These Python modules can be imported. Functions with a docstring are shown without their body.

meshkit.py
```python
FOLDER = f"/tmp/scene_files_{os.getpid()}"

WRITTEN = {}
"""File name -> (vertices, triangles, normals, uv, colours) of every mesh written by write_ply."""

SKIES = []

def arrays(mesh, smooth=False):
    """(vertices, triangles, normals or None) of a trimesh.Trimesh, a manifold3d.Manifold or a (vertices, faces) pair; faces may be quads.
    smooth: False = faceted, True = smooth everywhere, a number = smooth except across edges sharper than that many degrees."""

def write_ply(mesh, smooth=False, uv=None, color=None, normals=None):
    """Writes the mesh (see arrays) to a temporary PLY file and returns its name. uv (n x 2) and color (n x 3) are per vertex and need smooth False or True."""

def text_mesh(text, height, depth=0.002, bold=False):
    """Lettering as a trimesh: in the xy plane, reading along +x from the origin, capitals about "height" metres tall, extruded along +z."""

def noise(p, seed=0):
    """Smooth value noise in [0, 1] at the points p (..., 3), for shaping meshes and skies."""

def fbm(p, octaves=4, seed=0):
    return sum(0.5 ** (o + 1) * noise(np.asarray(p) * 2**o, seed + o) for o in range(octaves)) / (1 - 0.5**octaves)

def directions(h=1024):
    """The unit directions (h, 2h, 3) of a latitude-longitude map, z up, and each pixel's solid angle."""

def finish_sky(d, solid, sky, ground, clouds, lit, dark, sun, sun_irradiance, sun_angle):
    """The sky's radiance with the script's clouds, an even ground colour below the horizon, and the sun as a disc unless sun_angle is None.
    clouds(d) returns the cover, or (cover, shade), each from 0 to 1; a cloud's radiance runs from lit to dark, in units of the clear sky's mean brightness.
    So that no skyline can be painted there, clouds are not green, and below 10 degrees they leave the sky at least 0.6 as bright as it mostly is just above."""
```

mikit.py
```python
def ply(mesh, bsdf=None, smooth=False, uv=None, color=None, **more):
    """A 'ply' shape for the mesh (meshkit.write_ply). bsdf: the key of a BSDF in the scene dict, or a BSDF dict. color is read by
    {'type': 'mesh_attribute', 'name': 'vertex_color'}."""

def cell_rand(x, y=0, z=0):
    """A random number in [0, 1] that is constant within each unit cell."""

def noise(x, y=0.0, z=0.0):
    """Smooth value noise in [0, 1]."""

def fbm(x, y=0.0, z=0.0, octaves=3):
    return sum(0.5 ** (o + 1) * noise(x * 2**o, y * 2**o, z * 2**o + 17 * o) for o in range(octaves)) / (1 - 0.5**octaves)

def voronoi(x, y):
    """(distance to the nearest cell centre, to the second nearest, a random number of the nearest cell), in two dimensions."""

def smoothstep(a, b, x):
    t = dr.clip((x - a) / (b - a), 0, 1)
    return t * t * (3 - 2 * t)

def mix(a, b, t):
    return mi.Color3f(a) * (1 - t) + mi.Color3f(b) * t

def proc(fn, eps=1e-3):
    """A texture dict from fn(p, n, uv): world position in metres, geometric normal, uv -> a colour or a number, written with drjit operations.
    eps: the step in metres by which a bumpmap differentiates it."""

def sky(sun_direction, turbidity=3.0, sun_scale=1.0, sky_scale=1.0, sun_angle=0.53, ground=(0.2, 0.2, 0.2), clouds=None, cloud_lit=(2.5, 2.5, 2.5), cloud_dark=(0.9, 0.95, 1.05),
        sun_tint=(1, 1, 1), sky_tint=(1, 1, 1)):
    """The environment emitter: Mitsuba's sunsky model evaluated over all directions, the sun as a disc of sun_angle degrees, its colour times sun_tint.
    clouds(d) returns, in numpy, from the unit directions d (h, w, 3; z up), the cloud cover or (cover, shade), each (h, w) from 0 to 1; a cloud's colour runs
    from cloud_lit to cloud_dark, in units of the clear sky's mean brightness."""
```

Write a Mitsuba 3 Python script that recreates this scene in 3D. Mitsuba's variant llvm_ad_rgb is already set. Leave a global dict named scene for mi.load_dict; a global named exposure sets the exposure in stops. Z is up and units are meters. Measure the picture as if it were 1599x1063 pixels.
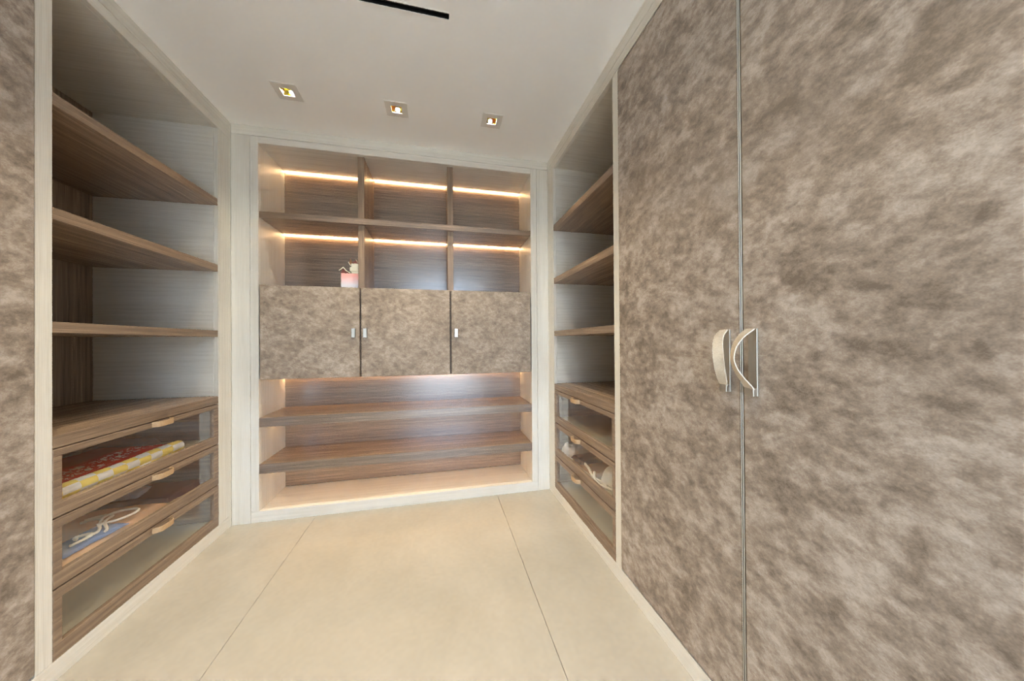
import math, random
import numpy as np, trimesh, mitsuba as mi, drjit as dr
import manifold3d as m3
from shapely.geometry import box as sbox
import mikit
from mikit import proc, noise, fbm, cell_rand, smoothstep, mix, ply
import meshkit

random.seed(7)
RNG = np.random.default_rng(7)
T = mi.ScalarTransform4f
scene, labels = {'type': 'scene'}, {}

# ------------------------------------------------------------------ camera, sky, exposure
F_PX, YAW, PITCH, ROLL, CAM_Z = 498.36, 0.2244, 0.0045, -0.0068, 1.2334
_f = np.array([math.sin(YAW) * math.cos(PITCH), math.cos(YAW) * math.cos(PITCH), math.sin(PITCH)])
_r = np.array([math.cos(YAW), -math.sin(YAW), 0.0])
_u = np.cross(_r, _f)
_up = -_r * math.sin(ROLL) + _u * math.cos(ROLL)
scene['camera'] = {'type': 'perspective', 'fov': math.degrees(2 * math.atan(799.5 / F_PX)), 'fov_axis': 'x', 'near_clip': 0.02, 'far_clip': 200.0,
                   'to_world': T().look_at(origin=[0, 0, CAM_Z], target=[float(v) for v in np.array([0, 0, CAM_Z]) + _f], up=[float(v) for v in _up])}
SKY = 44.0            # daylight through the open glass door behind the photographer
SPOT = 6600.0         # radiance of a downlight's lamp
LED = 24.0             # radiance of the light strips in the back niche
exposure = 0.31


def cloud_cover(d):
    return 0.55 + 0.3 * meshkit.fbm(np.asarray(d) * 3.0, 3, 5)


scene['sky'] = mikit.sky((0.35, 0.55, 0.76), turbidity=3.0, sun_scale=SKY * 0.12, sky_scale=SKY, ground=(0.35, 0.34, 0.32), clouds=cloud_cover,
                         cloud_lit=(1.28, 1.5, 1.80), cloud_dark=(0.84, 0.98, 1.2))

# ------------------------------------------------------------------ measured layout (metres)
XL, XR, YB, H = -1.3787, 0.8949, 2.541, 2.74      # faces of the left, right and back wall joinery, ceiling height
NXL, NXR, NZB, NZT, NYB = -1.217, 0.7455, 0.077, 2.625, 2.93    # opening and depth of the back niche
SY0, SY1, SZB, SZT, SDEEP = 1.512, 2.412, 0.075, 2.622, 0.635   # opening and depth of the side niches
YF = -1.60                                         # wall behind the camera


# ------------------------------------------------------------------ materials
def rgb(r, g, b):      # sRGB 0..255 to linear
    return [((c / 255) / 12.92 if c / 255 < 0.04045 else ((c / 255 + 0.055) / 1.055) ** 2.4) for c in (r, g, b)]


def pr(color, rough=0.5, spec=0.5, metallic=0.0, **kw):
    c = color if isinstance(color, dict) else {'type': 'rgb', 'value': list(color)}
    d = {'type': 'principled', 'base_color': c, 'roughness': rough, 'metallic': metallic, **kw}
    if not metallic:
        d['specular'] = spec
    return {'type': 'twosided', 'bsdf': d}


def wood_fn(axis, dark, mid, lite, contrast=1.0):
    o = [i for i in range(3) if i != axis]

    def fn(p, n, uv):
        c = [p.x, p.y, p.z]
        a, b, d = c[axis], c[o[0]], c[o[1]]
        big = noise(a * 0.7 + 3.1, b * 14.0, d * 14.0)
        med = noise(a * 2.2, b * 80.0, d * 80.0)
        fin = noise(a * 11.0, b * 330.0, d * 330.0)
        t = 0.22 * big + 0.34 * med + 0.44 * fin
        t = dr.clip(0.5 + (t - 0.5) * 1.9 * contrast, 0, 1)
        lo = mix(dark, mid, dr.clip(t * 2, 0, 1))
        return mix(lo, lite, dr.clip(t * 2 - 1, 0, 1))
    return fn


DK = (rgb(98, 82, 69), rgb(126, 106, 87), rgb(156, 134, 111))
LT = (rgb(206, 201, 188), rgb(214, 209, 197), rgb(220, 216, 205))
for ax, nm in enumerate('xyz'):
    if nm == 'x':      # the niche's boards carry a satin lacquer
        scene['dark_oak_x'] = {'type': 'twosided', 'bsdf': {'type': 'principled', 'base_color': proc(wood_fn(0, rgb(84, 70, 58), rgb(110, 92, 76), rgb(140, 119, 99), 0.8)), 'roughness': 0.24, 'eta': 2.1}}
    else:
        scene['dark_oak_' + nm] = pr(proc(wood_fn(ax, *DK, 0.85)), 0.38, 0.5)
    scene['pale_wood_' + nm] = pr(proc(wood_fn(ax, *LT)), 0.42, 0.45)


def suede_fn(s, flip, c, g):
    def fn(p, n, uv):
        h = (p.x + p.y) * s
        z = p.z * s
        w = noise(h * 6.0, z * 8.0, 3.0) - 0.5
        k = h + flip * z * 0.35 + 0.025 * w
        q = z - flip * h * 0.25 + 0.025 * w
        t = 0.12 * noise(k * 4.0, q * 5.5, 1.0) + 0.22 * noise(k * 12.0, q * 16.0, 2.0) + 0.26 * noise(k * 30.0, q * 41.0, 5.0)
        t += 0.18 * noise(k * 72.0, q * 98.0, 6.0) + 0.11 * noise(k * 170.0, q * 230.0, 8.0) + 0.11 * noise(h * 420.0, z * 480.0, 7.0)
        t = dr.clip(0.5 + (t - 0.5) * c, 0, 1)
        lo = mix(rgb(112, 98, 84), rgb(149, 133, 117), dr.clip(t * 2, 0, 1))
        return mix(lo, rgb(184, 170, 155), dr.clip(t * 2 - 1, 0, 1)) * mi.Color3f(list(g))
    return fn


scene['suede'] = pr(proc(suede_fn(1.0, 1, 2.05, (0.94, 0.965, 0.995))), 0.62, 0.35, sheen=0.4)
scene['suede_fine'] = pr(proc(suede_fn(1.3, -1, 1.5, (1.08, 1.09, 1.08))), 0.62, 0.35, sheen=0.4)
scene['suede_edge'] = pr(rgb(96, 82, 70), 0.6, 0.3)


def tile_fn(p, n, uv):
    w = fbm(p.x * 2.0, p.y * 2.0, 1.0, 4)
    f = noise(p.x * 60 + 8 * w, p.y * 60, 2.0)
    v = fbm(p.x * 7 + 3 * w, p.y * 5, 4.0, 3)
    t = dr.clip(0.5 + (0.55 * w + 0.3 * v + 0.15 * f - 0.5) * 1.7, 0, 1)
    return mix(rgb(166, 159, 144), rgb(181, 174, 160), t)


scene['floor_stone'] = pr(proc(tile_fn), 0.38, 0.5)
scene['grout'] = pr(rgb(150, 136, 112), 0.8, 0.2)
scene['ceiling_paint'] = pr(rgb(242, 240, 234), 0.9, 0.2)
scene['wall_paint'] = pr(rgb(225, 222, 214), 0.8, 0.2)
scene['nickel'] = pr(rgb(200, 198, 190), 0.4, metallic=1.0)
scene['trim_steel'] = pr(rgb(224, 220, 212), 0.4, 0.5)
scene['brass_reflector'] = pr(rgb(206, 162, 80), 0.12, metallic=1.0)
scene['vent_black'] = pr(rgb(24, 24, 22), 0.5, 0.4)
scene['gasket'] = pr(rgb(70, 62, 56), 0.5, 0.4)
scene['pane_glass'] = {'type': 'thindielectric', 'int_ior': 1.85}
scene['drawer_lining'] = pr(rgb(168, 158, 132), 0.7, 0.3)


def leather_fn(p, n, uv):
    v = noise(p.x * 420, p.y * 420, p.z * 420)
    w = noise(p.x * 40, p.y * 40, p.z * 40)
    return mix(rgb(184, 168, 144), rgb(212, 198, 176), 0.6 * v + 0.4 * w)


def dark_leather_fn(p, n, uv):
    v = noise(p.x * 300, p.y * 300, p.z * 300)
    return mix(rgb(160, 128, 94), rgb(190, 160, 122), v)


scene['strap_leather'] = pr(proc(leather_fn), 0.55, 0.4)
scene['pull_leather'] = pr(proc(dark_leather_fn), 0.55, 0.4)
scene['strap_edge'] = pr(rgb(226, 218, 204), 0.5, 0.4)


def towel_fn(p, n, uv):      # red cloth printed with white blossoms, its folded front edge in yellow and white checks
    fx, fy = p.x * 26, p.y * 26
    d1, d2, r = mikit.voronoi(fx, fy)
    s1, s2, r2 = mikit.voronoi(p.x * 70, p.y * 70)
    band = smoothstep(0.25, 0.1, dr.abs(p.x + 1.545 + 0.03 * noise(p.y * 14, 1.0)) * 4.0)
    white = smoothstep(0.34, 0.26, d1) * dr.select(r > 0.45, 1.0, 0.0) * band
    dots = smoothstep(0.36, 0.26, s1) * dr.select(r2 > 0.4, 1.0, 0.0) * band
    col = mix(rgb(206, 48, 32), rgb(240, 232, 222), dr.clip(white + dots, 0, 1))
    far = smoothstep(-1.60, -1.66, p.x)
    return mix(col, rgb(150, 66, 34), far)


def check_fn(p, n, uv):
    a = dr.floor(p.y * 15.0 + 0.3 * noise(p.y * 9.0, p.x * 20.0))
    b = dr.floor((p.z * 1.0 - p.x) * 28.0)
    k = dr.select(dr.abs((a + b) - 2 * dr.floor((a + b) / 2)) > 0.5, 1.0, 0.0)
    return mix(rgb(240, 238, 230), rgb(244, 220, 120), k)


scene['red_print'] = pr(proc(towel_fn), 0.9, 0.1)
scene['yellow_check'] = pr(proc(check_fn), 0.9, 0.1)
for nm, c in dict(tan=(214, 172, 134), brown=(150, 112, 78), blue=(104, 128, 170), pale_blue=(176, 190, 204), black=(40, 34, 36), plum=(74, 50, 52), grey=(120, 118, 120),
                  white=(232, 230, 226), cream=(236, 226, 204), cord=(240, 232, 214), navy=(40, 52, 88)).items():
    scene['cloth_' + nm] = pr(rgb(*c), 0.9, 0.1)


def box_paint_fn(p, n, uv):
    t = smoothstep(1.65, 1.765, p.z + 0.012 * (noise(p.x * 40, p.z * 90, 3.0) - 0.5))
    return mix(rgb(232, 232, 240), rgb(240, 172, 160), t)


scene['ornament_body'] = pr(proc(box_paint_fn), 0.5, 0.4)
scene['ornament_cream'] = pr(rgb(240, 232, 206), 0.5, 0.4)
scene['ornament_maroon'] = pr(rgb(112, 60, 52), 0.5, 0.4)
scene['ornament_brown'] = pr(rgb(150, 108, 66), 0.5, 0.4)
scene['terrace_stone'] = pr(rgb(222, 217, 208), 0.8, 0.2)


# ------------------------------------------------------------------ mesh helpers
def cbox(x0, x1, y0, y1, z0, z1, b=0.0012):
    """A box with chamfered edges."""
    lo, hi = np.array([x0, y0, z0], float), np.array([x1, y1, z1], float)
    b = min(b, 0.45 * float((hi - lo).min()))
    pts = []
    for sx in (0, 1):
        for sy in (0, 1):
            for sz in (0, 1):
                c = np.where([sx, sy, sz], hi, lo)
                s = np.where([sx, sy, sz], -1, 1) * b
                for k in range(3):
                    q = c + s
                    q[k] = c[k]
                    pts.append(q)
    return trimesh.convex.convex_hull(np.array(pts))


def cat(*ms):
    return trimesh.util.concatenate([m for m in ms])


def put(key, mesh, mat, smooth=False, **kw):
    n, base = 0, key
    while key in scene:
        n += 1
        key = f'{base}_{n:03d}'
    scene[key] = ply(mesh, mat, smooth=smooth, **kw)
    return key


def thing(key, label, category, group=None):
    n, base = 0, key
    while key in labels:
        n += 1
        key = f'{base}_{n:03d}'
    labels[key] = {'label': label, 'category': category}
    if group:
        labels[key]['group'] = group
    return key


def structure(key):
    labels[key] = {'kind': 'structure'}
    return key


def sweep(path, wdir, width, thick, closed_ends=True):
    """A strap: rectangular section, width along wdir (per point), thickness along the normal of path and wdir."""
    P = np.asarray(path, float)
    Wd = np.broadcast_to(np.asarray(wdir, float), P.shape).copy()
    Wd /= np.linalg.norm(Wd, axis=1, keepdims=True)
    t = np.gradient(P, axis=0)
    t /= np.linalg.norm(t, axis=1, keepdims=True)
    nn = np.cross(t, Wd)
    nn /= np.linalg.norm(nn, axis=1, keepdims=True)
    width = np.broadcast_to(width, (len(P),))[:, None]
    ring = np.stack([P + Wd * width / 2 * a + nn * thick / 2 * c for a, c in ((-1, -.6), (-.94, -1), (.94, -1), (1, -.6), (1, .6), (.94, 1), (-.94, 1), (-1, .6))], 1)
    k, n = 8, len(P)
    v = ring.reshape(-1, 3)
    f = []
    for i in range(n - 1):
        for j in range(k):
            a, b2 = i * k + j, i * k + (j + 1) % k
            f += [[a, b2, b2 + k], [a, b2 + k, a + k]]
    for j in range(1, k - 1):
        f += [[0, j + 1, j], [(n - 1) * k, (n - 1) * k + j, (n - 1) * k + j + 1]]
    m = trimesh.Trimesh(v, f, process=False)
    m.fix_normals()
    return m


def tube(path, r, sides=8):
    P = np.asarray(path, float)
    t = np.gradient(P, axis=0)
    t /= np.linalg.norm(t, axis=1, keepdims=True) + 1e-12
    a = np.cross(t, np.where(np.abs(t[:, 2:]) < 0.9, [0, 0, 1.0], [1.0, 0, 0]))
    a /= np.linalg.norm(a, axis=1, keepdims=True)
    b = np.cross(t, a)
    ang = np.arange(sides) * 2 * np.pi / sides
    rr = np.broadcast_to(r, (len(P),))[:, None, None]
    v = (P[:, None] + rr * (np.cos(ang)[None, :, None] * a[:, None] + np.sin(ang)[None, :, None] * b[:, None])).reshape(-1, 3)
    f = []
    n = len(P)
    for i in range(n - 1):
        for j in range(sides):
            q, w = i * sides + j, i * sides + (j + 1) % sides
            f += [[q, w, w + sides], [q, w + sides, q + sides]]
    for j in range(1, sides - 1):
        f += [[0, j + 1, j], [(n - 1) * sides, (n - 1) * sides + j, (n - 1) * sides + j + 1]]
    m = trimesh.Trimesh(v, f, process=False)
    m.fix_normals()
    return m


def spline(pts, n=60):
    from scipy.interpolate import CubicSpline
    pts = np.asarray(pts, float)
    s = np.r_[0, np.cumsum(np.linalg.norm(np.diff(pts, axis=0), axis=1))]
    return CubicSpline(s, pts)(np.linspace(0, s[-1], n))


def cloth(cx, cy, z0, sx, sy, h, rot=0.0, seed=0, bump=0.006, e=0.28, n=26, freq=14.0, side=0.004):
    """A soft folded piece: rounded slab with a flat foot, waves on top."""
    g = np.linspace(-1, 1, n)
    V, F = [], []
    # top and bottom sheets of a superellipse cushion
    gx, gy = np.meshgrid(g, g, indexing='ij')
    # rounded square mapping
    prof = (1 - np.abs(gx) ** 6) * (1 - np.abs(gy) ** 6)
    prof = np.clip(prof, 0, 1) ** e
    X, Y = gx * sx / 2, gy * sy / 2
    P = np.stack([X * 1.0, Y * 1.0, np.zeros_like(X)], -1)
    w = meshkit.fbm(np.stack([X * freq + seed * 3.7, Y * freq + seed * 1.9, X * 0 + seed], -1), 4, seed) - 0.5
    e1 = meshkit.fbm(np.stack([X * 9 + seed, Y * 9, X * 0 + 5.5], -1), 3, seed + 3) - 0.5
    e2 = meshkit.fbm(np.stack([X * 9, Y * 9 + seed, X * 0 + 9.5], -1), 3, seed + 5) - 0.5
    edge = np.maximum(np.abs(gx), np.abs(gy)) ** 3
    X = X + e1 * side * 8 * edge
    Y = Y + e2 * side * 8 * edge
    top = h * prof * 0.96 + 0.04 * h + 2 * bump * w * prof
    top = np.maximum(top, 0.003)
    v1 = np.stack([X, Y, top], -1).reshape(-1, 3)
    v2 = np.stack([X * 0.97, Y * 0.97, np.zeros_like(X)], -1).reshape(-1, 3)
    idx = np.arange(n * n).reshape(n, n)
    for i in range(n - 1):
        for j in range(n - 1):
            a, b, c, d = idx[i, j], idx[i + 1, j], idx[i + 1, j + 1], idx[i, j + 1]
            F += [[a, b, c], [a, c, d], [a + n * n, c + n * n, b + n * n], [a + n * n, d + n * n, c + n * n]]
    ring = list(idx[:, 0]) + list(idx[-1, 1:]) + list(idx[-2::-1, -1]) + list(idx[0, -2:0:-1])
    for a, b in zip(ring, ring[1:] + ring[:1]):
        F += [[a, a + n * n, b + n * n], [a, b + n * n, b]]
    V = np.vstack([v1, v2])
    m = trimesh.Trimesh(V, F, process=False)
    m.fix_normals()
    m.apply_transform(trimesh.transformations.rotation_matrix(rot, [0, 0, 1]))
    m.apply_translation([cx, cy, z0])
    return m


# ------------------------------------------------------------------ the room: floor, ceiling, walls
structure('floor')
put('floor', cbox(-2.25, 1.75, YF - 0.15, 3.1, -0.08, -0.012), 'grout')
xs = [-2.180, -0.865, 0.450, 1.765]
ys = [YF, -0.20, YB + 0.02]
for i in range(3):
    for j in range(2):
        x0, x1 = max(xs[i], XL - 0.03), min(xs[i + 1], XR + 0.03)
        put('floor__tile', cbox(x0 + 0.001, x1 - 0.001, ys[j] + 0.001, ys[j + 1] - 0.001, -0.012, 0.0, 0.0007), 'floor_stone')

LIGHTS = [(-0.877, 2.152), (-0.259, 2.163), (0.357, 2.140), (-0.877, 0.85), (-0.259, 0.85), (0.357, 0.85)]  # second row is added out of view for more light
SLOT = (-1.05, 0.054, 1.480, 1.510)
structure('ceiling')
plan = sbox(-2.25, YF - 0.15, 1.75, 3.1)
for x, y in LIGHTS:
    plan = plan.difference(sbox(x - 0.034, y - 0.034, x + 0.034, y + 0.034))
plan = plan.difference(sbox(SLOT[0], SLOT[2], SLOT[1], SLOT[3]))
cm = trimesh.creation.extrude_polygon(plan, 0.14, engine='earcut')
cm.apply_translation([0, 0, H])
put('ceiling', cm, 'ceiling_paint')

# back wall: masonry behind, and the pale joinery facing round the niche
structure('wall_back')
put('wall_back', cbox(-2.25, 1.75, 2.965, 3.1, 0, H), 'wall_paint')
put('wall_back__header', cbox(XL, XR, YB, YB + 0.024, 2.672, H), 'pale_wood_x')
put('wall_back__filler_panel', cbox(XL, -1.2675, YB, YB + 0.024, 0, 2.6705), 'pale_wood_z')
put('wall_back__filler_panel', cbox(0.796, XR, YB, YB + 0.024, 0, 2.6705), 'pale_wood_z')
put('wall_back__stile', cbox(-1.266, NXL, YB, YB + 0.024, NZB, 2.6705), 'pale_wood_z')
put('wall_back__stile', cbox(NXR, 0.7945, YB, YB + 0.024, NZB, 2.6705), 'pale_wood_z')
put('wall_back__rail', cbox(NXL + 0.0005, NXR - 0.0005, YB, YB + 0.024, NZT, 2.6705), 'pale_wood_x')
put('wall_back__plinth', cbox(-1.266, 0.7945, YB, YB + 0.024, 0, NZB - 0.001), 'pale_wood_x')

# side walls: masonry outside, pale joinery frame in front
for side, name in ((-1, 'wall_left'), (1, 'wall_right')):
    xf = XL if side < 0 else XR
    structure(name)

    def sx(d0, d1):      # an interval behind the joinery face
        a, b = xf + side * d0, xf + side * d1
        return min(a, b), max(a, b)
    put(name, cbox(*sx(SDEEP + 0.035, SDEEP + 0.17), YF, 2.965, 0, H), 'wall_paint')
    put(name + '__header', cbox(*sx(0, 0.024), YF, YB, 2.672, H), 'pale_wood_y')
    put(name + '__rail', cbox(*sx(0, 0.024), 0.06, YB, SZT, 2.6705), 'pale_wood_y')
    put(name + '__stile', cbox(*sx(0, 0.024), SY1, YB, SZB + 0.001, SZT - 0.001), 'pale_wood_z')
    put(name + '__stile', cbox(*sx(0, 0.024), 1.460, SY0, SZB + 0.001, SZT - 0.001), 'pale_wood_z')
    put(name + '__stile', cbox(*sx(0, 0.024), 0.06, 0.108, SZB + 0.001, SZT - 0.001), 'pale_wood_z')
    put(name + '__plinth', cbox(*sx(0, 0.024), YF, YB, 0, SZB), 'pale_wood_y')
    put(name + '__panel', cbox(*sx(0, 0.024), YF, 0.059, SZB + 0.001, 2.6705), 'wall_paint')

# wall behind the camera, with the open doorway to the terrace that lets the daylight in
structure('wall_front')
DX0, DX1, DZ = -0.60, 0.82, 2.55
wf = sbox(-2.25, 0, 1.75, H).difference(sbox(DX0, -1, DX1, DZ))
wm = trimesh.creation.extrude_polygon(wf, 0.14, engine='earcut')
wm.apply_transform(trimesh.transformations.rotation_matrix(math.pi / 2, [1, 0, 0]))
wm.apply_translation([0, YF, 0])
put('wall_front', wm, 'wall_paint')
structure('trim_1')
put('trim_1', cat(cbox(DX0 - 0.06, DX0, YF, YF + 0.018, 0, DZ + 0.06), cbox(DX1, DX1 + 0.06, YF, YF + 0.018, 0, DZ + 0.06), cbox(DX0, DX1, YF, YF + 0.018, DZ, DZ + 0.06)), 'pale_wood_z')
structure('terrace')
put('terrace', cbox(-12, 12, -18, YF - 0.15, -0.12, -0.02), 'terrace_stone')

# ------------------------------------------------------------------ downlights and air slot
pos_word = {0: 'square recessed ceiling downlight nearest the left shelves, lit warm', 1: 'square recessed ceiling downlight in the middle of the row of three, lit warm',
            2: 'square recessed ceiling downlight nearest the right shelves, lit warm'}
for i, (x, y) in enumerate(LIGHTS):
    t = thing('downlight', pos_word.get(i, ['left', 'middle', 'right'][i % 3] + ' square recessed downlight of an added row above the viewer, out of the picture'), 'downlight', 'ceiling downlights')
    a, b = 0.067, 0.0315
    pl = sbox(x - a, y - a, x + a, y + a).difference(sbox(x - b, y - b, x + b, y + b))
    fm = trimesh.creation.extrude_polygon(pl, 0.005, engine='earcut')
    fm.apply_translation([0, 0, H - 0.005])
    put(t + '__trim', fm, 'trim_steel')
    c = 0.0335
    wall = sbox(x - c, y - c, x + c, y + c).difference(sbox(x - b, y - b, x + b, y + b))
    hm = trimesh.creation.extrude_polygon(wall, 0.068, engine='earcut')
    hm.apply_translation([0, 0, H])
    cap = cbox(x - c, x + c, y - c, y + c, H + 0.068, H + 0.075)
    put(t + '__reflector', cat(hm, cap), 'brass_reflector')
    # lamp: a shallow lens on a short cup
    cup = trimesh.creation.cylinder(0.0165, 0.024, sections=28)
    cup.apply_translation([x, y, H + 0.053])
    put(t + '__lamp_cup', cup, 'nickel', smooth=40)
    lens = trimesh.creation.cylinder(0.0130, 0.004, sections=28)
    lens.apply_translation([x, y, H + 0.0388])
    scene[t + '__lamp'] = ply(lens, 'trim_steel', emitter={'type': 'area', 'radiance': {'type': 'rgb', 'value': [SPOT * v for v in (1.0, 0.87, 0.66)]}})
    labels[t + '__lamp'] = {'label': 'glowing warm lamp'}

t = thing('air_vent', 'long narrow black slot air vent in the white ceiling', 'vent')
x0, x1, y0, y1 = SLOT
put(t + '__housing', cat(cbox(x0, x1, y0, y0 + 0.002, H, H + 0.06, 0.0003), cbox(x0, x1, y1 - 0.002, y1, H, H + 0.06, 0.0003), cbox(x0, x0 + 0.002, y0 + .002, y1 - .002, H, H + 0.06, 0.0003),
                         cbox(x1 - 0.002, x1, y0 + .002, y1 - .002, H, H + 0.06, 0.0003), cbox(x0, x1, y0, y1, H + 0.06, H + 0.066, 0.0003)), 'vent_black')
rim = sbox(x0 - 0.004, y0 - 0.004, x1 + 0.004, y1 + 0.004).difference(sbox(x0 + .001, y0 + .001, x1 - .001, y1 - .001))
rm = trimesh.creation.extrude_polygon(rim, 0.002, engine='earcut')
rm.apply_translation([0, 0, H - 0.002])
put(t + '__frame', rm, 'ceiling_paint')
put(t + '__blade', cbox(x0 + 0.003, x1 - 0.003, 1.493, 1.4965, H + 0.008, H + 0.05, 0.0004), 'vent_black')

# ------------------------------------------------------------------ back niche: shelving unit
t = thing('shelving_unit', 'illuminated brown oak shelving set into the pale back wall, above and below the suede cabinet', 'shelving unit')
BI = NYB
put(t + '__back_panel', cbox(NXL + 0.0, NXR, NYB, NYB + 0.02, NZB + 0.004, NZT - 0.004), 'dark_oak_x')
for xa, xb in ((NXL - 0.02, NXL), (NXR, NXR + 0.02)):
    k = put(t + '__side_panel', cbox(xa, xb, YB + 0.025, NYB + 0.02, NZB - 0.018, NZT + 0.018), 'pale_wood_z')
    labels[k] = {'label': 'pale side lining'}
k = put(t + '__top_panel', cbox(NXL, NXR, YB + 0.0245, NYB + 0.02, NZT, NZT + 0.018), 'pale_wood_x')
labels[k] = {'label': 'pale top lining'}
k = put(t + '__bottom_panel', cbox(NXL, NXR, YB, NYB + 0.02, NZB - 0.0008, NZB + 0.003) if 0 else cbox(NXL, NXR, YB + 0.0245, NYB + 0.02, NZB - 0.018, NZB), 'pale_wood_x')
labels[k] = {'label': 'pale lit ledge at the bottom'}
DV = (-0.563, 0.0915)
SC0, SC1 = 2.112, 2.155
CZ0, CZ1 = 0.983, 1.640
put(t + '__shelf', cbox(NXL + 0.0005, NXR - 0.0005, YB + 0.006, NYB - 0.001, SC0, SC1), 'dark_oak_x')
put(t + '__shelf', cbox(NXL + 0.0005, NXR - 0.0005, YB + 0.001, NYB - 0.001, 0.655, 0.720), 'dark_oak_x')
put(t + '__shelf', cbox(NXL + 0.0005, NXR - 0.0005, YB + 0.001, NYB - 0.001, 0.333, 0.399), 'dark_oak_x')
for x in DV:
    put(t + '__divider', cbox(x - 0.0225, x + 0.0225, YB + 0.03, NYB - 0.001, SC1 + 0.0003, NZT - 0.0003), 'dark_oak_z')
    put(t + '__divider', cbox(x - 0.0225, x + 0.0225, YB + 0.03, NYB - 0.001, CZ1 + 0.0003, SC0 - 0.0003), 'dark_oak_z')


def led(x0, x1, y0, y1, z, k=1.0):
    m = cbox(x0, x1, y0, y1, z - 0.006, z - 0.0003, 0.0006)
    key = put(t + '__light_strip', m, 'trim_steel')
    scene[key]['emitter'] = {'type': 'area', 'radiance': {'type': 'rgb', 'value': [k * LED * v for v in (1.0, 0.60, 0.28)]}}
    labels[key] = {'label': 'glowing warm light strip'}


edges = [NXL, DV[0] - 0.0225, DV[0] + 0.0225, DV[1] - 0.0225, DV[1] + 0.0225, NXR]
for z in (NZT, SC0):
    for i in range(0, 6, 2):
        led(edges[i] + 0.004, edges[i + 1] - 0.004, NYB - 0.020, NYB - 0.007, z)
for z in (CZ0, 0.655, 0.333):
    led(NXL + 0.004, NXR - 0.004, YB + 0.20 if z < 0.9 else NYB - 0.030, YB + 0.222 if z < 0.9 else NYB - 0.008, z, 0.6 if z < 0.9 else 0.85)

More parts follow.
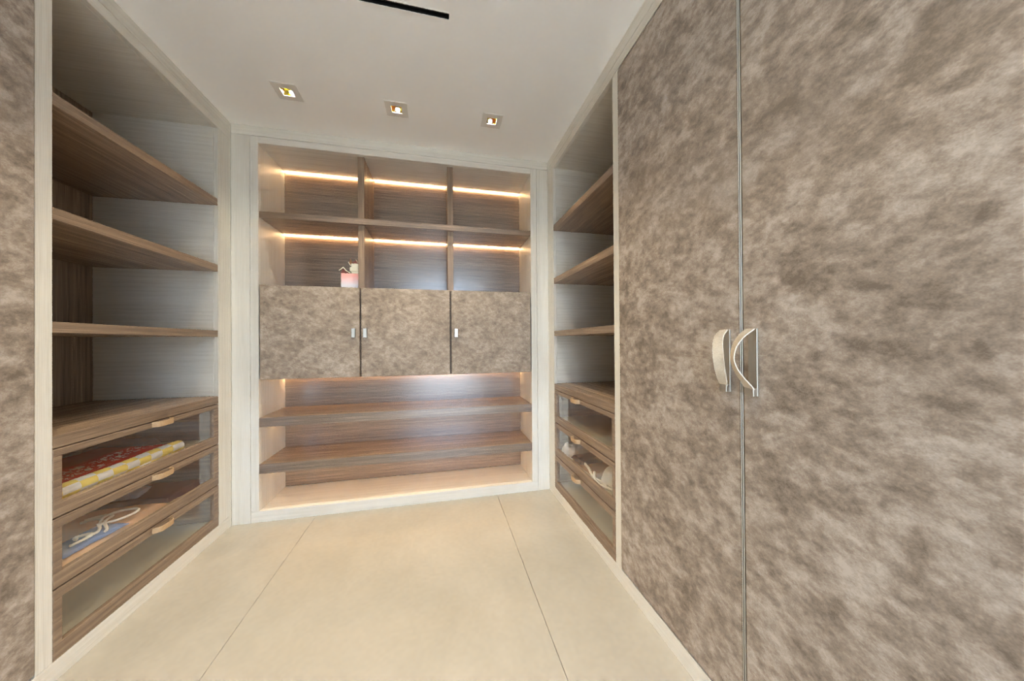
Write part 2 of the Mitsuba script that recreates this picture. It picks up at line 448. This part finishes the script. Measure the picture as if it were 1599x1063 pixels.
# the suede-fronted cabinet
t = thing('wall_cabinet', 'wall cabinet with three mottled taupe suede doors in the back wall shelving', 'cabinet')
put(t + '__carcass', cbox(NXL + 0.001, NXR - 0.001, YB + 0.024, NYB - 0.001, CZ0 + 0.001, CZ1), 'suede_edge')
spl = [NXL + 0.002, -0.565, 0.0885, NXR - 0.002]
hx = [-0.610, -0.531, 0.130]
for i in range(3):
    d = put(t + '__door', cbox(spl[i] + 0.006, spl[i + 1] - 0.006, YB - 0.004, YB + 0.020, CZ0, CZ1 + 0.001, 0.003), 'suede_fine')
    # small flat metal pull: base foot and a bent tab
    x = hx[i]
    pts = np.array([[0, 0], [0, -0.012], [0.004, -0.0165], [0.026, -0.0165], [0.030, -0.012], [0.030, -0.0095], [0.027, -0.0125], [0.006, -0.0125], [0.0035, -0.0095], [0.0035, 0]])
    from shapely.geometry import Polygon
    hm = trimesh.creation.extrude_polygon(Polygon(pts), 0.066, engine='earcut')
    if i == 0:
        hm.apply_transform(np.diag([-1.0, 1, 1, 1]))
        hm.apply_translation([0.030, 0, 0])
        hm.fix_normals()
    hm.apply_translation([x - 0.015, YB - 0.004, 1.274])
    k = put(d + '__handle', hm, 'nickel')
    labels[k] = {'label': 'small metal pull'}

# ------------------------------------------------------------------ ornament in the cubby
t = thing('house_ornament', 'small pink and white house ornament with pointed roofs in the left lit cubby', 'ornament')
OX0, OX1, OY0, OY1, OZ = -0.722, -0.590, 2.640, 2.74, CZ1 + 0.0002
put(t + '__body', cbox(OX0, OX1, OY0, OY1, OZ, 1.764, 0.002), 'ornament_body')


def gable(x0, x1, y0, y1, z0, z1, xm):
    v = np.array([[x0, y0, z0], [x1, y0, z0], [xm, y0, z1], [x0, y1, z0], [x1, y1, z0], [xm, y1, z1]])
    return trimesh.convex.convex_hull(v)


put(t + '__roof', gable(OX0 - 0.006, OX0 + 0.050, OY0 + 0.004, OY1 - 0.01, 1.7642, 1.805, OX0 + 0.016), 'ornament_maroon')
xa = OX0 + 0.016
barge = [sweep([[xa - 0.03, OY0 + 0.0, 1.7845], [xa - 0.012, OY0, 1.796], [xa, OY0, 1.809]], [0, 1, 0], 0.008, 0.005),
         sweep([[xa, OY0, 1.809], [xa + 0.018, OY0, 1.785], [xa + 0.05, OY0, 1.7665]], [0, 1, 0], 0.008, 0.006)]
put(t + '__bargeboard', cat(*barge), 'ornament_cream')
put(t + '__tower', cat(cbox(-0.650, OX1, OY0 + 0.006, OY1 - 0.01, 1.7642, 1.782, .001), cbox(-0.662, OX1, OY0 + 0.002, OY1 - 0.006, 1.7822, 1.812, 0.003), cbox(-0.652, OX1, OY0 + 0.008, OY1 - 0.012, 1.812, 1.842, .002)), 'ornament_cream')
put(t + '__finial', sweep([[-0.672, OY0 + 0.01, 1.853], [-0.664, OY0 + 0.01, 1.836], [-0.655, OY0 + 0.01, 1.826]], [0, 1, 0], 0.006, 0.005), 'ornament_cream')
put(t + '__finial', sweep([[-0.618, OY0 + 0.01, 1.8725], [-0.606, OY0 + 0.01, 1.849], [-0.598, OY0 + 0.01, 1.855]], [0, 1, 0], 0.02, 0.004), 'ornament_cream')
put(t + '__upper_roof', gable(-0.652, OX1, OY0 + 0.012, OY1 - 0.02, 1.8422, 1.872, -0.618), 'ornament_maroon')
put(t + '__spire', cat(gable(-0.672, -0.648, OY0 + 0.03, OY0 + 0.05, 1.8422, 1.886, -0.664)), 'ornament_brown')


# ------------------------------------------------------------------ side niches: shelving and drawers
def pull_loop(xf, side, yc, z):
    """A loop of leather on a drawer's top rail."""
    L = 0.052
    s = np.linspace(-1, 1, 25)
    out = 0.030 * (1 - np.abs(s) ** 4.5) ** 0.6
    path = np.stack([xf - side * (out + 0.0025), yc + s * L, np.full_like(s, z)], 1)
    strap = sweep(path, [0, 0, 1], 0.026, 0.0035)
    return strap


for side, nm in ((-1, 'left'), (1, 'right')):
    xf = XL if side < 0 else XR

    def sx(d0, d1):
        a, b = xf + side * d0, xf + side * d1
        return min(a, b), max(a, b)
    t = thing('shelving_unit', f'open niche with three brown oak shelves above glass drawers on the {nm} wall', 'shelving unit')
    for ya, yb in ((SY0 - 0.02, SY0), (SY1, SY1 + 0.02)):
        k = put(t + '__side_panel', cbox(*sx(0.025, SDEEP + 0.02), ya, yb, 0.9005, SZT + 0.018), 'pale_wood_x')
        labels[k] = {'label': 'pale side lining'}
    put(t + '__back_panel', cbox(*sx(SDEEP, SDEEP + 0.02), SY0, SY1, 0.9005, SZT), 'dark_oak_z')
    k = put(t + '__top_panel', cbox(*sx(0.0245, SDEEP + 0.02), SY0, SY1, SZT, SZT + 0.018), 'pale_wood_x')
    labels[k] = {'label': 'pale top lining'}
    for z0, z1 in ((2.120, 2.164), (1.696, 1.741), (1.279, 1.319)):
        put(t + '__shelf', cbox(*sx(0.002, SDEEP - 0.001), SY0 + 0.0005, SY1 - 0.0005, z0, z1), 'dark_oak_y')

    c = thing('drawer_chest', f'brown oak chest of three glass-fronted drawers under the shelves on the {nm} wall', 'chest of drawers')
    put(c + '__top_panel', cbox(*sx(0.001, SDEEP - 0.001), SY0 + 0.0005, SY1 - 0.0005, 0.853, 0.8995), 'dark_oak_y')
    put(c + '__back_panel', cbox(*sx(SDEEP, SDEEP + 0.02), SY0, SY1, SZB, 0.8995), 'dark_oak_y')
    for ya, yb in ((SY0 - 0.02, SY0), (SY1, SY1 + 0.02)):
        k = put(c + '__side_panel', cbox(*sx(0.025, SDEEP + 0.02), ya, yb, SZB - 0.018, 0.8995), 'dark_oak_x')
    put(c + '__bottom_panel', cbox(*sx(0.025, SDEEP - 0.001), SY0 + 0.0005, SY1 - 0.0005, SZB - 0.018, SZB + 0.002), 'dark_oak_y')
    zz = [(0.5975, 0.8490), (0.338, 0.5925), (SZB + 0.001, 0.333)]
    gz = [(0.648, 0.822), (0.392, 0.557), (0.132, 0.296)]
    for (z0, z1), (g0, g1) in zip(zz, gz):
        y0, y1 = SY0 + 0.0015, SY1 - 0.0015
        ga, gb = y0 + 0.030, y1 - 0.042
        x0, x1 = sx(0.0, 0.022)
        frame = cat(cbox(x0, x1, y0, y1, g1, z1, 0.0018), cbox(x0, x1, y0, y1, z0, g0, 0.0018), cbox(x0, x1, y0, ga, g0, g1), cbox(x0, x1, gb, y1, g0, g1))
        d = put(c + '__drawer', frame, 'dark_oak_y')
        xa, xb = sx(0.011, 0.0115)
        xm = (xa + xb) / 2
        v = np.array([[xm, ga - 0.0, g0], [xm, gb, g0], [xm, gb, g1], [xm, ga, g1]])
        k = put(d + '__glass_pane', trimesh.Trimesh(v, [[0, 1, 2], [0, 2, 3]], process=False), 'pane_glass')
        labels[k] = {'label': 'clear glass pane'}
        k = put(d + '__tray', cbox(*sx(0.024, SDEEP - 0.03), y0 + 0.012, y1 - 0.012, z0 + 0.022, z0 + 0.034), 'drawer_lining')
        labels[k] = {'label': 'pale drawer bottom'}
        k = put(d + '__back', cbox(*sx(SDEEP - 0.029, SDEEP - 0.012), y0 + 0.012, y1 - 0.012, z0 + 0.022, g1 - 0.02), 'dark_oak_y')
        k = put(d + '__handle', pull_loop(xf, side, 1.975 if side < 0 else 1.985, (g1 + z1) / 2 + 0.003), 'pull_leather', smooth=35)
        labels[k] = {'label': 'tan leather loop pull'}

TR1, TR2 = 0.595 + 0.034, 0.336 + 0.034
# ---- left top drawer: printed cloths
t = thing('folded_towel', 'red flower-print cloth with yellow checked edge in the top left drawer', 'folded cloth')
put(t, cat(cloth(-1.640, 1.860, TR1 + 0.028, 0.36, 0.66, 0.026, 0.0, 3, 0.008)), 'red_print', smooth=60)
t0 = t
s = np.linspace(0, 1, 24)
cl = cloth(-1.560, 1.860, TR1, 0.26, 0.68, 0.030, 0.0, 5, 0.004)
rollp = np.stack([-1.450 + 0.004 * np.sin(s * 7), 1.535 + s * 0.66, TR1 + 0.029 + 0.002 * np.sin(s * 9)], 1)
put(t0 + '__checked_edge', cat(cl, tube(rollp, 0.0285, 14)), 'yellow_check', smooth=60)
labels[t0 + '__checked_edge'] = {'label': 'yellow and white checked folded edge'}
t = thing('folded_towel', 'grey folded cloth lying behind the red print in the top left drawer', 'folded cloth')
put(t, cloth(-1.78, 2.298, TR1, 0.24, 0.18, 0.045, 0.0, 11, 0.008), 'cloth_grey', smooth=60)
# ---- left middle drawer: tan bag with cord, blue cloth, dark garment
t = thing('bag_or_reflection_slab', 'tan fabric bag lying flat in the middle left drawer', 'bag')
put(t, cloth(-1.565, 1.815, TR2, 0.30, 0.55, 0.030, 0.06, 21, 0.006), 'cloth_tan', smooth=60)
t = thing('folded_cloth', 'blue folded cloth along the glass in the middle left drawer', 'folded cloth')
put(t, cloth(-1.475, 1.700, TR2 + 0.031, 0.11, 0.30, 0.018, -0.12, 22, 0.004), 'cloth_blue', smooth=60)
t = thing('folded_garment', 'dark plum folded garment at the far end of the middle left drawer', 'garment')
put(t, cloth(-1.59, 2.245, TR2, 0.32, 0.27, 0.030, 0.0, 23, 0.006), 'cloth_plum', smooth=60)
t = thing('folded_cloth', 'pale blue folded cloth on the dark garment in the middle left drawer', 'folded cloth')
put(t, cloth(-1.70, 2.19, TR2 + 0.031, 0.17, 0.15, 0.022, 0.3, 24, 0.004), 'cloth_pale_blue', smooth=60)
t = thing('drawstring', 'knotted white cord lying on the tan bag in the middle left drawer', 'cord')
zc = TR2 + 0.054
cordp = [spline([[-1.455, 1.655, zc - .001], [-1.440, 1.690, zc + .004], [-1.455, 1.735, zc + .002], [-1.470, 1.715, zc + .008], [-1.455, 1.680, zc + .010]]),
         spline([[-1.447, 1.705, zc + .006], [-1.455, 1.770, zc + .006], [-1.480, 1.800, zc + .010], [-1.515, 1.850, zc + .006], [-1.565, 1.880, zc], [-1.600, 1.860, zc - .004]]),
         spline([[-1.600, 1.880, zc - .003], [-1.560, 1.905, zc], [-1.515, 1.900, zc + .004], [-1.490, 1.860, zc + .010], [-1.462, 1.800, zc + .014], [-1.430, 1.770, zc + .004], [-1.415, 1.745, zc + .002]]),
         spline([[-1.500, 1.835, zc + .012], [-1.520, 1.900, zc + .008], [-1.490, 1.945, zc + .004], [-1.440, 1.935, zc + .004], [-1.430, 1.880, zc + .004], [-1.450, 1.815, zc + .010], [-1.475, 1.780, zc + .016]])]
put(t, cat(*[tube(c, 0.0055, 8) for c in cordp]), 'cloth_cord', smooth=60)
# ---- right middle drawer
t = thing('folded_shirt', 'crumpled white shirt behind the leather pull in the middle right drawer', 'shirt')
put(t, cloth(1.035, 2.285, TR2, 0.20, 0.18, 0.075, 0.12, 31, 0.03, 0.5, 34, 24.0, 0.008), 'cloth_white', smooth=60)
t = thing('folded_garment', 'black folded garment beside the white shirt in the middle right drawer', 'garment')
put(t, cloth(1.045, 2.085, TR2 + 0.028, 0.24, 0.15, 0.026, 0.05, 32, 0.006), 'cloth_black', smooth=60)
t = thing('bag_or_reflection_slab', 'brown slab imitating a reflection under the black garment in the middle right drawer', 'bag')
put(t, cloth(1.07, 2.01, TR2, 0.26, 0.30, 0.027, 0.0, 33, 0.004), 'cloth_brown', smooth=60)  # added slab, its brown stands in for a reflection in the drawer glass
t = thing('pouch', 'cream cloth pouch standing open in the middle right drawer', 'pouch')
put(t, cloth(1.070, 1.735, TR2, 0.17, 0.18, 0.105, 0.25, 34, 0.012, 0.6, 30, 10.0, 0.004), 'cloth_cream', smooth=60)
t = thing('drawstring', 'cream cord trailing from the pouch in the middle right drawer', 'cord')
zc = TR2 + 0.033
put(t, cat(tube(spline([[0.945, 1.70, TR2 + .009], [0.955, 1.78, TR2 + .009], [0.945, 1.86, TR2 + .010], [0.952, 1.94, zc + .001], [0.965, 2.02, zc + .002], [0.99, 2.05, zc + .004], [1.01, 2.03, zc + .004]]), 0.008, 8),
           tube(spline([[0.965, 1.66, TR2 + .009], [0.93, 1.74, TR2 + .009], [0.935, 1.82, TR2 + .009], [0.96, 1.87, zc]]), 0.008, 8)), 'cloth_cream', smooth=60)

# ------------------------------------------------------------------ wardrobes with suede doors
for side, nm in ((1, 'right'), (-1, 'left')):
    xf = XL if side < 0 else XR

    def sx(d0, d1):
        a, b = xf + side * d0, xf + side * d1
        return min(a, b), max(a, b)
    t = thing('wardrobe', f'tall wardrobe with mottled taupe suede double doors in the {nm} wall' if side > 0 else 'tall suede-fronted wardrobe at the left edge beside the left shelves', 'wardrobe')
    put(t + '__carcass', cat(cbox(*sx(0.030, SDEEP), 1.462, 1.480, SZB, SZT), cbox(*sx(0.030, SDEEP), 0.09, 0.108, SZB, SZT), cbox(*sx(SDEEP, SDEEP + 0.02), 0.09, 1.480, SZB, SZT),
                             cbox(*sx(0.030, SDEEP), 0.108, 1.462, SZB, SZB + 0.02), cbox(*sx(0.030, SDEEP), 0.108, 1.462, SZT - 0.02, SZT), cbox(*sx(0.05, SDEEP), 0.777, 0.797, SZB + 0.02, SZT - 0.02)), 'dark_oak_z')
    for y0, y1, s in ((0.7925, 1.4585, 1), (0.1095, 0.7835, -1)):
        d = put(t + '__door', cbox(*sx(-0.003, 0.022), y0, y1, SZB + 0.010, SZT - 0.012, 0.004), 'suede')
        ye = y0 if s > 0 else y1
        k = put(d + '__edge_strip', cbox(*sx(-0.0045, 0.020), min(ye, ye - s * 0.0035), max(ye, ye - s * 0.0035), SZB + 0.010, SZT - 0.012, 0.001), 'nickel')
        labels[k] = {'label': 'slim metal edge strip'}
        if True:      # both pairs carry handles
            yc = 0.836 if s > 0 else 0.748
            zt, zb = 1.268, 1.072
            xo = xf - side * 0.003

            def bar(d0, d1, *rest):
                return cbox(min(xo - side * d0, xo - side * d1), max(xo - side * d0, xo - side * d1), *rest)
            k = put(d + '__handle', cat(bar(0.0, 0.006, yc - 0.014, yc + 0.014, zb, zt, 0.0012), bar(0.006, 0.020, yc - 0.014, yc + 0.014, zb, zb + 0.024, 0.0015)), 'nickel')
            labels[k] = {'label': 'nickel handle plate'}
            q = np.linspace(0, 1, 41)
            # arc from the plate's top, out into the room, back to the bracket
            out = 0.006 + 0.050 * np.interp(q, [0, .05, .15, .3, .5, .7, .85, 1], [0.05, .42, .74, .95, 1.0, .80, .50, .17])
            from scipy.ndimage import gaussian_filter1d
            out = gaussian_filter1d(out, 1.5, mode='nearest')
            z = zt - 0.002 - q * (zt - zb - 0.022)
            lean = -s * 0.020 * np.sin(np.pi * np.clip(q, 0, 1)) ** 1.2
            th = np.radians(30) * np.sin(np.pi * q) * (-s)
            path = np.stack([xo - side * out, yc + lean, z], 1)
            wd = np.stack([side * np.sin(th), np.cos(th), np.zeros_like(th)], 1)
            k = put(d + '__strap', sweep(path, wd, 0.027, 0.004), 'strap_leather', smooth=40)
            labels[k] = {'label': 'beige leather grip strap'}
            # pale piped edges of the strap
            e = [tube(path + wd * 0.0137 * g, 0.0016, 6) for g in (-1, 1)]
            k = put(d + '__strap_piping', cat(*e), 'strap_edge', smooth=60)
            labels[k] = {'label': 'pale piping along the strap'}
